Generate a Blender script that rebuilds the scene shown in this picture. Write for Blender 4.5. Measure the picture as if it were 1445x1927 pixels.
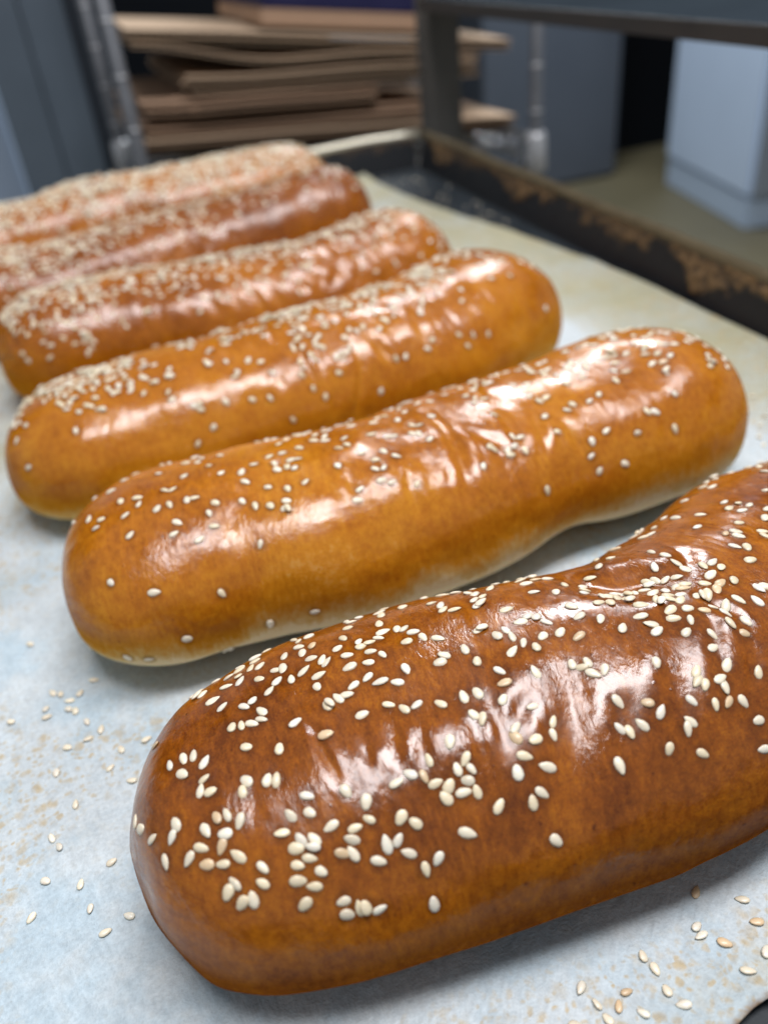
import bpy, math, random
import numpy as np
from mathutils import Vector, Matrix

sc = bpy.context.scene
for o in list(bpy.data.objects):
    bpy.data.objects.remove(o)

# ------------------------------------------------------------------ camera
cam = bpy.data.cameras.new("camera")
cam_o = bpy.data.objects.new("camera", cam)
sc.collection.objects.link(cam_o)
RIGHT, DOWN, FWD = (0.93611, -0.33949, -0.09192), (-0.26776, -0.51843, -0.81212), (0.22806, 0.78484, -0.57621)
m = Matrix.Identity(4)
for i in range(3):
    m[i][0], m[i][1], m[i][2] = RIGHT[i], -DOWN[i], -FWD[i]
m[2][3] = 0.175
cam_o.matrix_world = m
cam.sensor_fit = 'VERTICAL'
cam.sensor_height = 36.0
cam.lens = 28.957
cam.clip_start = 0.01
cam.clip_end = 60
cam.dof.use_dof = True
cam.dof.focus_distance = 0.182
cam.dof.aperture_fstop = 0.028957 / 0.0034
sc.camera = cam_o

# ------------------------------------------------------------------ world and lamps (indoor, fluorescent ceiling tube, plus an added background fill)
w = bpy.data.worlds.new("World")
sc.world = w
w.use_nodes = True
bg = w.node_tree.nodes["Background"]
bg.inputs[0].default_value = (0.86, 0.93, 1.0, 1)
bg.inputs[1].default_value = 0.28

def lamp(name, loc, sx, sy, power, col, rz=0):
    l = bpy.data.lights.new(name, 'AREA')
    l.shape = 'RECTANGLE'
    l.size, l.size_y, l.energy, l.color = sx, sy, power, col
    o = bpy.data.objects.new(name, l)
    o.location = loc
    o.rotation_euler = (0, 0, rz)
    sc.collection.objects.link(o)
    return o
lamp("ceiling_tube_light", (0.31, 0.09, 1.6), 1.25, 0.42, 32.5, (1.0, 0.975, 0.985), 0.1)
lamp("ceiling_panel_light", (1.45, 2.55, 1.8), 1.0, 0.4, 60, (0.92, 0.96, 1.0))  # fill added out of view to brighten the background and appliance

sc.view_settings.view_transform = 'Standard'
sc.view_settings.look = 'None'
sc.view_settings.exposure = 0.0
sc.view_settings.gamma = 1.0
sc.view_settings.use_curve_mapping = False
sc.render.engine = 'CYCLES'
sc.cycles.use_denoising = True
sc.cycles.max_bounces = 6

# ------------------------------------------------------------------ measured data (seed positions on each loaf, creases, loose seeds)
SEED_MARKS = {
  'l6': [492,873,-31,461,803,75,467,908,-71,461,1030,39,486,1100,95,425,1065,-61,461,1134,106,473,1239,18,492,1292,-56,498,1326,-36,362,908,2,368,1047,-39,346,1012,-47,319,908,3,288,925,38,314,1030,-60,314,1117,-48,396,1187,31,419,1326,-80,449,1309,-27,473,1396,0,461,1466,75,357,1204,33,390,1292,-38,368,1344,-40,278,1082,24,213,960,-33,240,1169,-10,259,1292,-16,329,1361,-45,308,1379,55,340,1466,-116,335,1518,39,273,1484,-63,293,1501,-84,314,1518,38,396,1623,-27,293,1641,22,351,1728,-74,137,1571,-99,167,1571,82,187,1571,-79,208,1641,-51,163,1676,37,204,1745,-27,278,1833,-128,314,1868,-62,329,1885,-71,195,1815,-76,213,1833,-11,268,1885,-91,467,1606,-101,443,1763,1013,373,2025,31,38,1850,-74,59,2007,-4,88,2112,-32,144,2007,-118,133,2094,110,217,1990,880,235,1990,-111,254,2042,113,195,2059,55,226,2094,-175,183,2164,13,217,2164,1111,159,2234,114,187,2269,1177,213,2269,-179,240,2234,-140,113,2286,66,273,2321,51,226,2391,-137,213,2443,111,268,2409,-144,231,2513,133,249,2496,-98,335,2094,-114,368,2112,43,314,2164,-175,340,2234,-110,362,2251,-120,329,2269,16,357,2286,-156,346,2339,23,324,2356,23,357,2426,37,319,2443,16,340,2496,-164,319,2583,148,583,908,-7,569,1030,17,550,1169,78,530,1257,-14,576,1257,-51,576,1309,-16,596,1292,-15,616,1274,37,643,873,-10,643,960,-75,630,1100,-85,630,1222,-13,657,1239,102,671,1257,-48,685,1326,22,664,1396,-178,699,1396,76,728,1431,38,543,1344,11,589,1379,22,609,1431,72,576,1449,-153,537,1431,172,563,1536,147,643,1571,79,583,1588,-176,616,1623,-152,530,1553,161,492,1588,-112,511,1588,12,473,1606,72,583,1728,31,609,1780,-119,637,1780,155,524,1728,-1,692,925,-26,749,733,-86,749,1047,-20,764,1117,-71,764,1187,-47,786,1222,10,808,750,-19,815,908,-5,837,1030,11,867,750,-77,837,1169,-48,837,1239,-52,728,1553,-161,713,1588,-178,771,1553,-93,685,1815,-128,735,1815,-94,742,1920,-120,815,1449,-24,786,1641,-73,764,1815,-105,449,1763,1040,678,2025,111,623,2077,-93,699,2129,132,678,2164,-92,706,2182,67,576,2112,-139,603,2147,1082,543,2129,-8,623,2199,-7,650,2234,-49,692,2234,-158,678,2286,3,637,2286,-116,706,2304,-91,443,2077,75,473,2164,116,467,2251,-138,437,2269,1,530,2304,138,556,2356,-127,396,2217,167,425,2321,-141,486,2409,-87,511,2409,-44,402,2374,1033,419,2391,-110,461,2478,31,524,2496,-144,583,2583,134,550,2618,91,664,2496,30,379,2635,180,379,2723,33,402,2705,-88,413,2705,-95,437,2758,-14,550,2845,-86,927,750,-80,912,873,76,950,803,-50,890,1012,-53,860,1134,-42,845,1239,-31,981,838,77,973,1065,11,1004,1012,993,1035,1012,1,973,1204,22,1058,1152,-86,1019,1257,102,1144,1100,35,1105,1169,-12,1097,1239,1,1082,1309,-15,890,1344,-6,905,1466,-178,927,1431,-31,943,1449,-55,958,1501,45,822,1449,169,845,1518,-106,867,1501,-114,874,1553,-96,890,1606,113,860,1641,-36,912,1641,-91,935,1588,148,973,1588,-38,1004,1641,1158,1027,1431,49,1027,1518,165,1066,1571,126,1113,1379,111,1129,1396,34,1089,1449,-9,1113,1466,98,966,1780,-82,981,1815,15,996,1798,-93,996,1868,47,1019,1868,123,822,1728,48,822,1798,1175,890,1780,-104,764,1815,-97,808,1885,-48,860,1955,179,1019,2059,68,742,1920,-128,756,1955,115,815,2042,-37,808,2094,883,845,2129,172,890,2059,-59,882,2129,87,1004,2199,-114,815,2199,26,793,2269,-83,852,2286,-150,981,2391,89,706,2321,-82,742,2409,-44,830,2409,47,808,2443,-82,837,2688,56,1871,785,115,1809,1361,42,1701,1204,-18,1664,1292,-1,1701,1309,-5,1701,1379,-11,1664,1379,27,1708,1484,0,1664,1518,158,1611,820,7,1589,977,102,1611,1152,78,1535,1239,-175,1604,1431,43,1535,1431,983,1558,1466,72,1543,1501,81,1604,1571,38,1589,1606,83,1596,541,-40,1543,646,127,1372,838,1075,1357,1204,104,1357,1309,70,1302,1326,-48,1349,1396,-89,1349,1466,58,1380,1518,115,1404,1536,-2,1404,1588,156,1364,1588,1,1333,1606,45,1497,1536,83,1512,1588,130,1474,1658,30,1388,1693,153,1357,1658,1001,1333,1676,1144,1254,1361,68,1246,1396,32,1270,1396,81,1286,1431,-6,1309,1466,45,1199,1396,-69,1176,1379,8,1160,1344,22,1144,1414,-65,1176,1414,88,1160,1449,32,1160,1484,-16,1223,1414,36,1223,1484,-14,1254,1501,-44,1278,1518,160,1302,1536,42,1286,1553,1036,1262,1588,17,1239,1553,33,1207,1553,-56,1207,1588,138,1231,1588,65,1246,1623,-21,1168,1553,28,1286,1641,-17,1294,1658,126,1302,1676,131,1411,1815,95,1427,1833,60,1341,1798,88,1372,1868,-85,1309,1780,-35,1286,1745,59,1294,1815,69,1309,1920,93,1262,1745,861,1239,1693,23,1207,1658,170,1144,1623,-165,1152,1693,-148,1199,1710,25,1223,1763,119,1097,1658,-50,1152,1745,-20,1199,1815,-22,1239,1885,83,1278,1885,95,1286,1972,1049,1223,1955,-2,1113,1920,111,1168,2042,-40,1160,2094,149,1168,2129,129,1199,2129,-5,1223,2077,-36,1199,2182,112,1191,2269,1154,1262,2199,-52,1136,2182,65,1168,2251,108,1215,2304,72,1223,2443,-170,1019,2059,77,1066,2112,847,1082,2182,-47,1121,2286,-124,1113,2321,108,1004,2199,-104,1019,2234,87,1043,2217,-118,1074,2391,126,1121,2478,44,981,2391,77,1215,2618,-163,1891,698,962],
  'l5': [248,1082,-30,204,1222,20,146,977,-88,74,1100,-90,128,1466,-66,168,1606,7,149,1676,15,230,1501,85,282,1553,26,282,1641,-58,239,1710,-21,244,1955,-45,353,1239,-64,364,942,86,386,942,86,426,1449,-49,364,1588,51,386,1606,-29,332,1780,-47,369,1780,80,420,1780,-82,443,1780,5,380,1990,46,364,2094,-14,431,2217,-23,473,1990,89,497,1902,35,479,2129,17,461,960,-92,485,1065,60,503,1361,68,541,1134,46,534,1553,-50,592,1606,-63,599,1728,51,632,1536,-18,579,1955,61,618,2042,85,612,2426,110,168,2374,48,277,2583,9,455,2775,64,327,3124,9,46,3543,-53,585,3211,100,153,3281,31,209,3299,-6,734,3176,-21,420,3578,-66,437,3560,-87,679,1449,-42,720,1414,-29,776,1379,44,741,1553,-14,762,1553,13,692,1571,78,699,1658,36,727,1641,86,748,1676,-69,665,1850,32,720,1920,75,769,1885,-42,665,2077,64,706,2129,-30,713,2147,67,713,2059,19,713,1222,-47,741,1134,-39,776,977,82,812,1065,-62,833,1012,-78,833,1309,39,847,1204,-47,906,960,-77,884,1152,-54,876,1274,-43,906,1152,-26,869,1361,20,957,960,-74,972,995,16,1002,960,-71,1017,977,-69,987,1204,18,928,1431,-16,920,1553,77,891,1571,1051,862,1798,78,943,1710,-20,965,1833,33,1002,1763,74,1024,1868,39,1054,1309,33,1092,1169,-24,1122,1152,67,1009,1518,5,1047,1606,12,1062,1623,5,950,1937,58,972,1955,-40,950,2077,5,972,2129,-7,876,2199,13,891,2094,-17,1183,942,-64,1190,1082,-62,1235,960,-60,1183,1257,-19,1130,1379,-60,1145,1553,47,1160,1588,20,1115,1676,76,1130,1710,96,1243,1204,29,1281,1257,54,1228,1501,54,1145,1815,-15,1032,2217,-35,672,960,87,1401,925,-61,1423,942,-57,1438,942,-54,1416,1169,99,1349,1204,54,1386,1396,93,1497,942,-59,1519,925,-57,1475,1100,-49,1490,1117,-24,1438,1309,9,1460,1257,-51,1497,1239,-25,1482,1326,25,1504,1309,-1,1423,1518,11,1401,1484,-56,1379,1553,-40,1548,1134,-25,1570,1134,-35,1598,1152,45,1548,1484,59,1584,1553,29,1393,1780,0,1548,1710,0,1563,1815,61,1591,1798,-10,1662,1239,52,1655,1326,13,1634,1222,54,1648,1396,45,1676,1431,-14,1669,1501,-44,1697,1431,-5,1710,1257,-14,1738,1222,-27,1697,1571,-48,1690,1728,71,1765,1484,-24,1791,1431,-34,1785,1484,54,1824,1222,29,1751,1536,36,1386,2094,93,1408,2129,6,1296,2112,-24,1303,2164,60,1393,2286,96,1371,2199,-18,1341,2217,-49,1341,2269,20,1235,2286,-53,1534,2007,-24,1534,2217,23,1620,2025,44,1648,1990,62,1408,2758,95,1875,1239,0,1900,1257,22,1918,1326,44,1989,942,-56,1966,925,-57,1994,995,111,1971,1257,42,2006,1239,47,1983,1396,49,1994,1344,-20,2066,1204,58,2091,1047,-54,2101,1152,-24,2136,1065,-56,2159,1134,-54,2177,1134,123,2055,1414,106,2017,1553,81,2071,1518,29,2101,1484,-30,2131,1431,-27,2150,1484,31,2159,1536,-8,2254,1361,129,2081,1676,74,2096,1710,30,2121,1745,27,2022,1658,-38,2006,1728,30,2033,1641,-28,1960,1623,-13,1930,1536,-19,1924,1588,-18,1924,1536,54,1900,1676,27,1900,1571,43,1875,1553,35,1869,1763,67,1900,1833,1014,1843,1902,84,2039,1780,-7,2066,1868,-23,1994,1868,-14,2028,1902,1013,2006,2025,99,2011,2007,-21,2257,1449,-30,2215,1658,76,2215,1710,-27,2177,1745,67,2271,1606,110,2243,1833,25,2199,1990,105,2186,2059,77,2173,2129,-3,2194,2094,14,2312,1850,-25,2275,2059,131,2254,2182,130,2312,2915,19,1983,2286,93,1862,2356,81,1887,2391,47,1936,2635,90,1798,2531,11,1697,2391,-21,1634,2443,99,1613,2583,-23,1627,2775,-54,1724,2793,40,1751,1990,-38,1758,1710,33,1811,1553,88,1804,1606,102,1704,2025,-8],
  'l4': [819,1885,5,879,1920,88,954,2007,-58,993,2077,173,901,2112,70,886,2164,174,1016,2269,-137,732,2391,-131,739,2443,25,827,2443,68,916,2513,-136,977,2566,74,761,2705,141,1031,2897,-108,697,2845,-51,1242,2531,26,1164,2758,110,1125,2251,118,1125,2339,-26,1109,2426,58,1132,2618,98,1171,2217,85,1179,2286,25,1125,2007,106,1125,2059,-81,1156,2077,117,1148,1955,-128,1164,1920,-130,1195,1798,-112,1195,1850,-50,1203,1937,-22,1234,1990,-34,1211,2042,130,1211,2112,26,1226,2164,79,1226,1553,-133,1234,1623,-107,1258,1571,58,1281,1710,-111,1297,1693,-94,1289,1815,-86,1328,1850,-96,1281,1885,-171,1359,1641,-79,1391,1780,-101,1453,1745,144,1491,1868,-114,1575,1833,176,1553,1990,-53,1507,1990,-40,1514,2042,110,1468,2129,-39,1414,2042,112,1383,2077,75,1359,2025,-70,1328,2112,40,1281,2304,154,1281,2374,-7,1305,2304,9,1258,2339,103,1328,2251,-52,1694,1920,90,1672,1990,159,1650,2077,-95,1918,1536,-48,2074,1187,143,1809,1588,-81,1809,1745,-52,1774,1885,-49,1702,1710,175,1702,1658,118,1658,1641,30,1476,2566,89,1514,2566,-57,1628,2478,163,1598,2566,-147,1383,2897,-67,676,1920,143,676,1780,130,812,1902,-116,621,1902,-86,567,2025,123,676,1902,-84,574,1780,96,587,1815,63,535,1815,65,528,1868,-148,528,1937,-41,478,1676,30,490,1833,87,466,1920,78,453,1833,-105,418,1710,-78,400,1780,76,355,1658,-14,366,1780,47,350,1710,-132,334,1641,-154,372,1990,-129,389,2025,39,406,1920,30,272,1815,-97,313,1902,57,302,1972,-164,323,1850,-73,287,1885,74,212,1676,85,344,2059,-136,412,2094,-172,424,2112,-142,732,2409,50,718,2374,71,739,2374,40,655,2217,-36,648,2112,131,225,1396,72,239,1274,88,199,1134,-95,199,1379,79,144,1187,81,136,1309,71,109,1204,-98,155,1169,-97,262,1484,52,79,1466,-109,64,1571,73,144,1955,-138,103,2129,121,133,2618,-12,328,2304,92,2056,1780,140,2008,2042,7,2092,2129,40,2158,2740,-57,1837,2670,-69,1781,2601,-84,1745,2705,-127,1731,2531,-119,2234,2025,80,2284,2129,-20,2103,1414,-27,2131,1501,121,2158,1606,-43,2195,1710,-80,1871,1955,94,1830,2112,157],
}
CREASES = {
  'l6': [([(108.9,1.012),(112.1,1.204),(117.6,1.309),(123.9,1.361),(127.8,1.484),(129.4,1.588)],4.5,2.2),([(129.4,1.641),(129.4,1.745),(130.2,1.815),(130.2,1.937)],1.2,0.9),([(141.9,1.292),(138.0,1.414),(131.7,1.536)],2.2,0.7),([(95.8,1.693),(94.3,1.92),(91.2,2.199),(88.2,2.478),(86.0,2.705)],5,1.0),([(106.6,1.815),(105.1,2.025),(101.9,2.251)],2.2,0.45),([(117.6,1.815),(112.9,2.077),(111.3,2.269)],3,0.5),([(57.6,1.798),(56.9,1.92),(56.3,2.077)],1.6,0.55),([(61.6,1.902),(61.6,2.007),(60.9,2.112)],1.8,0.5),([(43.7,1.658),(42.5,1.798),(43.7,2.007)],1.0,0.5),([(41.3,1.606),(42.5,1.71),(42.5,1.763)],0.9,0.4),([(50.5,1.885),(50.5,2.007)],1.0,0.3),([(80.0,2.059),(84.5,1.937),(87.4,1.85)],1.8,0.4),([(72.8,1.902),(73.5,2.077),(74.9,2.251)],1.4,0.35),([(78.6,1.85),(78.6,2.025),(78.6,2.164)],1.2,0.3),([(102.7,1.833),(101.2,2.077),(98.9,2.339)],2.0,0.35),([(127.0,1.745),(122.3,1.99),(119.9,2.199)],1.5,0.4),([(129.4,1.937),(126.2,2.147),(122.3,2.356)],1.5,0.4)],
  'l5': [([(122.8,1.414),(122.0,1.71),(119.8,2.025),(117.5,2.286),(115.2,2.496)],2.2,1.1),([(125.1,1.71),(128.8,1.937),(133.4,2.129)],1.8,0.8),([(140.8,1.676),(140.8,1.902),(139.3,2.164)],1.8,0.8),([(151.9,1.85),(149.0,2.094),(146.0,2.374)],1.8,0.7),([(103.9,1.92),(100.9,2.234),(100.2,2.531)],1.6,0.7),([(100.2,1.885),(99.4,2.094)],1.3,0.5),([(113.7,2.112),(112.2,2.321)],1.1,0.4),([(82.6,1.937),(84.0,2.164)],1.2,0.4),([(87.6,1.868),(87.6,2.182)],1.2,0.4),([(145.3,1.134),(142.3,1.501),(145.3,1.71)],1.8,0.6),([(158.4,2.164),(158.4,2.374),(159.1,2.513)],1.8,0.6),([(112.2,0.942),(116.7,0.942)],1.5,0.6)],
  'l4': [([(134.4,2.182),(133.6,2.531),(129.7,2.845),(125.8,3.142)],1.5,0.9),([(143.0,2.182),(143.7,2.391),(146.1,2.583)],2.2,1.0),([(126.6,2.391),(131.3,2.304)],1.5,0.6),([(113.2,2.059),(114.0,2.339),(114.8,2.653)],1.6,0.9),([(162.0,1.972),(160.5,2.234),(160.5,2.461)],2.2,0.7),([(189.8,1.815),(184.4,2.112)],2.5,0.8),([(120.3,2.007),(118.7,2.321),(117.9,2.583)],1.6,0.7),([(103.1,2.286),(103.1,2.496)],1.6,0.5),([(120.3,2.74),(117.1,3.054)],1.4,0.4)],
  'l3': [([(123.8,2.304),(126.1,2.601),(126.8,2.862)],2,0.7),([(132.1,2.321),(134.4,2.618),(135.9,2.845)],2,0.8),([(113.2,2.321),(116.2,2.618)],2,0.6),([(144.9,2.339),(147.8,2.601)],2,0.8),([(153.0,2.269),(155.1,2.583)],2,0.8),([(103.4,2.339),(105.6,2.635)],2,0.6),([(93.7,2.374),(95.9,2.653)],2,0.5),([(164.4,2.304),(165.1,2.513)],2,0.7)],
  'l2': [([(136.8,2.461),(137.7,2.775)],2.5,0.6),([(152.8,2.409),(155.3,2.688)],2.5,0.7),([(166.8,2.426),(170.1,2.67)],2.5,0.6),([(121.7,2.426),(123.3,2.74)],2.5,0.5)],
  'l1': [],
}
LOOSE_FRONT = [(81.3,74.0,44,1),(88.9,68.8,145,0),(88.3,63.7,157,1),(76.7,67.6,20,0),(76.3,65.7,-175,0),(79.6,62.6,-45,1),(86.0,58.1,41,0),(63.2,66.7,76,0),(63.9,63.6,-92,0),(80.2,56.4,-33,0),(48.4,65.9,-140,0),(56.2,61.9,-4,1),(63.6,59.3,87,0),(49.7,62.1,103,0),(53.3,60.2,57,1),(64.9,55.9,157,0),(56.9,57.4,125,0),(50.1,59.0,103,0),(43.9,60.4,-22,0)]
LOOSE_LEFT = [(-38.4,197.0,-24,0),(-50.5,196.9,117,0),(-48.2,195.3,-88,0),(-42.7,193.3,53,0),(-45.8,191.5,168,0),(-46.2,188.2,-55,0),(-44.4,186.6,97,0),(-52.6,191.2,-113,0),(-52.3,187.9,4,0),(-62.4,190.7,133,0),(-41.4,181.0,-76,0),(-37.8,176.7,72,0),(-41.5,174.7,-161,0),(-47.1,173.9,-37,0),(-33.2,167.0,109,0),(-50.3,166.0,-97,0),(-36.4,161.7,31,0),(-31.4,155.0,153,0),(-45.8,153.5,79,0),(-51.8,145.6,103,0),(-50.2,142.4,110,0),(-38.3,132.9,13,0),(-53.5,134.1,-40,0),(-45.7,130.0,73,0),(-43.9,122.9,-102,0),(-56.8,125.9,-136,0),(-35.6,117.6,147,0),(-41.0,115.8,11,0),(-17.4,170.9,-114,0),(-26.1,167.4,13,0),(-56.9,222.4,137,0)]
LOOSE_RIGHT = [(238.2,245.7,-30,0),(225.2,225.5,15,0),(218.4,218.1,-71,0),(216.2,212.9,31,0),(206.0,202.8,169,0),(231.8,230.4,-91,0)]

# ------------------------------------------------------------------ helpers
rng = np.random.RandomState(7)
random.seed(3)

def tag(o, label=None, cat=None, group=None, kind=None):
    for k, v in (("label", label), ("category", cat), ("group", group), ("kind", kind)):
        if v:
            o[k] = v
    return o

def link(o, parent=None):
    sc.collection.objects.link(o)
    if parent is not None:
        o.parent = parent
    return o

def empty(name, loc=(0, 0, 0), rz=0.0):
    o = bpy.data.objects.new(name, None)
    o.empty_display_size = 0.02
    o.location = loc
    o.rotation_euler = (0, 0, rz)
    return link(o)

def mesh_from(name, verts, faces, mat, smooth=True):
    me = bpy.data.meshes.new(name)
    me.from_pydata([tuple(v) for v in verts], [], [tuple(f) for f in faces])
    me.materials.append(mat)
    if smooth:
        me.polygons.foreach_set("use_smooth", [True] * len(me.polygons))
    me.update()
    return me

def grid_mesh(name, V, mat, wrap=False, flip=False):
    """V: (n, m, 3) array of points -> quad mesh."""
    n, mm = V.shape[:2]
    i, j = np.meshgrid(np.arange(n - 1), np.arange(mm if wrap else mm - 1), indexing='ij')
    j2 = (j + 1) % mm
    q = np.stack([i * mm + j, i * mm + j2, (i + 1) * mm + j2, (i + 1) * mm + j], -1).reshape(-1, 4)
    if flip:
        q = q[:, ::-1]
    me = bpy.data.meshes.new(name)
    me.vertices.add(n * mm)
    me.vertices.foreach_set("co", np.ascontiguousarray(V, dtype=np.float32).ravel())
    me.loops.add(q.size)
    me.loops.foreach_set("vertex_index", np.ascontiguousarray(q, dtype=np.int32).ravel())
    me.polygons.add(len(q))
    me.polygons.foreach_set("loop_start", np.arange(0, q.size, 4, dtype=np.int32))
    me.polygons.foreach_set("loop_total", np.full(len(q), 4, dtype=np.int32))
    me.polygons.foreach_set("use_smooth", np.ones(len(q), dtype=bool))
    me.update(calc_edges=True)
    me.materials.append(mat)
    return me

def fattr(me, name, vals):
    a = me.attributes.new(name, 'FLOAT', 'POINT')
    a.data.foreach_set("value", np.ascontiguousarray(vals, dtype=np.float32).ravel())

def vattr(me, name, vals):
    a = me.attributes.new(name, 'FLOAT_VECTOR', 'POINT')
    a.data.foreach_set("vector", np.ascontiguousarray(vals, dtype=np.float32).ravel())

def vnoise(x, y, z=0.0, seed=0):
    """smooth value noise in 0..1"""
    x, y, z = np.broadcast_arrays(np.asarray(x, float), np.asarray(y, float), np.asarray(z, float))
    xi, yi, zi = np.floor(x).astype(np.int64), np.floor(y).astype(np.int64), np.floor(z).astype(np.int64)
    fx, fy, fz = x - xi, y - yi, z - zi
    fx, fy, fz = [t * t * t * (t * (t * 6 - 15) + 10) for t in (fx, fy, fz)]
    def h(a, b, c):
        k = (a * 374761393 + b * 668265263 + c * 2147483647 + seed * 974634777) & 0xffffffff
        k = ((k ^ (k >> 13)) * 1274126177) & 0xffffffff
        k = ((k ^ (k >> 16)) * 2246822519) & 0xffffffff
        return ((k ^ (k >> 15)) & 0xffff) / 65535.0
    r = 0
    for dx in (0, 1):
        for dy in (0, 1):
            for dz in (0, 1):
                r = r + h(xi + dx, yi + dy, zi + dz) * (fx if dx else 1 - fx) * (fy if dy else 1 - fy) * (fz if dz else 1 - fz)
    return r

def sstep(a, b, x):
    t = np.clip((x - a) / (b - a), 0, 1)
    return t * t * (3 - 2 * t)

def box_verts(x0, x1, y0, y1, z0, z1):
    v = [(x, y, z) for x in (x0, x1) for y in (y0, y1) for z in (z0, z1)]
    f = [(0, 1, 3, 2), (4, 6, 7, 5), (0, 4, 5, 1), (2, 3, 7, 6), (0, 2, 6, 4), (1, 5, 7, 3)]
    return v, f

def box(name, x0, x1, y0, y1, z0, z1, mat, parent=None, bevel=0.0, xf=None):
    import bmesh
    v, f = box_verts(x0, x1, y0, y1, z0, z1)
    me = mesh_from(name, v, f, mat, smooth=False)
    bm = bmesh.new()
    bm.from_mesh(me)
    if bevel:
        bmesh.ops.bevel(bm, geom=bm.edges[:], offset=bevel, segments=2, affect='EDGES')
    bmesh.ops.recalc_face_normals(bm, faces=bm.faces[:])
    if xf is not None:
        bmesh.ops.transform(bm, matrix=xf, verts=bm.verts[:])
    bm.to_mesh(me)
    bm.free()
    return link(bpy.data.objects.new(name, me), parent)

def tube(name, pts, r, mat, parent=None, seg=10, cap=True):
    pts = [Vector(p) for p in pts]
    V, F = [], []
    for k, p in enumerate(pts):
        d = (pts[min(k + 1, len(pts) - 1)] - pts[max(k - 1, 0)]).normalized()
        a = Vector((0, 0, 1)) if abs(d.z) < 0.9 else Vector((1, 0, 0))
        u = d.cross(a).normalized()
        v = d.cross(u).normalized()
        rr = r[k] if isinstance(r, (list, tuple)) else r
        for q in range(seg):
            t = 2 * math.pi * q / seg
            V.append(p + u * (rr * math.cos(t)) + v * (rr * math.sin(t)))
    for k in range(len(pts) - 1):
        for q in range(seg):
            q2 = (q + 1) % seg
            F.append((k * seg + q, k * seg + q2, (k + 1) * seg + q2, (k + 1) * seg + q))
    if cap:
        F.append(tuple(range(seg))[::-1])
        F.append(tuple(range((len(pts) - 1) * seg, len(pts) * seg)))
    return link(bpy.data.objects.new(name, mesh_from(name, V, F, mat)), parent)

# ------------------------------------------------------------------ materials
class NT:
    def __init__(s, name):
        s.m = bpy.data.materials.new(name)
        s.m.use_nodes = True
        s.t = s.m.node_tree
        s.b = s.t.nodes["Principled BSDF"]
    def n(s, typ, **kw):
        nd = s.t.nodes.new(typ)
        for k, v in kw.items():
            setattr(nd, k, v)
        return nd
    def put(s, sock, v):
        if isinstance(v, bpy.types.NodeSocket):
            s.t.links.new(v, sock)
        else:
            sock.default_value = v
    def math(s, op, a, b=0.0, clamp=False):
        nd = s.n("ShaderNodeMath", operation=op, use_clamp=clamp)
        s.put(nd.inputs[0], a)
        s.put(nd.inputs[1], b)
        return nd.outputs[0]
    def noise(s, vec, scale, detail=3, rough=0.55, dist=0.0):
        nd = s.n("ShaderNodeTexNoise")
        s.put(nd.inputs["Vector"], vec)
        nd.inputs["Scale"].default_value = scale
        nd.inputs["Detail"].default_value = detail
        nd.inputs["Roughness"].default_value = rough
        nd.inputs["Distortion"].default_value = dist
        return nd.outputs["Fac"]
    def scale(s, vec, xyz):
        nd = s.n("ShaderNodeMapping")
        s.put(nd.inputs[0], vec)
        nd.inputs["Scale"].default_value = xyz
        return nd.outputs[0]
    def ramp(s, fac, stops):
        nd = s.n("ShaderNodeValToRGB")
        s.put(nd.inputs[0], fac)
        e = nd.color_ramp.elements
        while len(e) < len(stops):
            e.new(0.5)
        for el, (p, c) in zip(e, stops):
            el.position = p
            el.color = tuple(c) + (1,) if len(c) == 3 else c
        return nd.outputs[0]
    def mr(s, v, a, b, c=0.0, d=1.0):
        nd = s.n("ShaderNodeMapRange")
        nd.interpolation_type = 'SMOOTHSTEP'
        s.put(nd.inputs[0], v)
        for k, x in zip((1, 2, 3, 4), (a, b, c, d)):
            nd.inputs[k].default_value = x
        return nd.outputs[0]
    def mix(s, fac, a, b, mode='MIX'):
        nd = s.n("ShaderNodeMix", data_type='RGBA', blend_type=mode)
        s.put(nd.inputs[0], fac)
        for k, x in ((6, a), (7, b)):
            s.put(nd.inputs[k], x if isinstance(x, bpy.types.NodeSocket) else tuple(x) + (1,))
        return nd.outputs[2]
    def attr(s, name):
        return s.n("ShaderNodeAttribute", attribute_name=name)
    def obj(s):
        return s.n("ShaderNodeTexCoord").outputs["Object"]
    def bump(s, h, dist, strength=1.0):
        nd = s.n("ShaderNodeBump")
        s.put(nd.inputs["Height"], h)
        nd.inputs["Distance"].default_value = dist
        nd.inputs["Strength"].default_value = strength
        s.t.links.new(nd.outputs[0], s.b.inputs["Normal"])
        return nd.outputs[0]
    def set(s, **kw):
        names = dict(color="Base Color", rough="Roughness", metal="Metallic", coat="Coat Weight", coat_rough="Coat Roughness", spec="Specular IOR Level", sss="Subsurface Weight")
        for k, v in kw.items():
            if k == 'color' and not isinstance(v, bpy.types.NodeSocket):
                v = tuple(v) + (1,)
            s.put(s.b.inputs[names[k]], v)
        return s

def plain(name, color, rough=0.5, metal=0.0, nscale=30, var=0.25, bump=0.0, spec=0.5):
    k = NT(name)
    f = k.noise(k.obj(), nscale, 4)
    lo = [c * (1 - var) for c in color]
    hi = [min(1, c * (1 + var)) for c in color]
    k.set(color=k.mix(f, lo, hi), rough=k.mr(f, 0.2, 0.8, max(rough - 0.1, 0.02), rough + 0.1), metal=metal, spec=spec)
    if bump:
        k.bump(f, bump)
    return k.m

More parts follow.
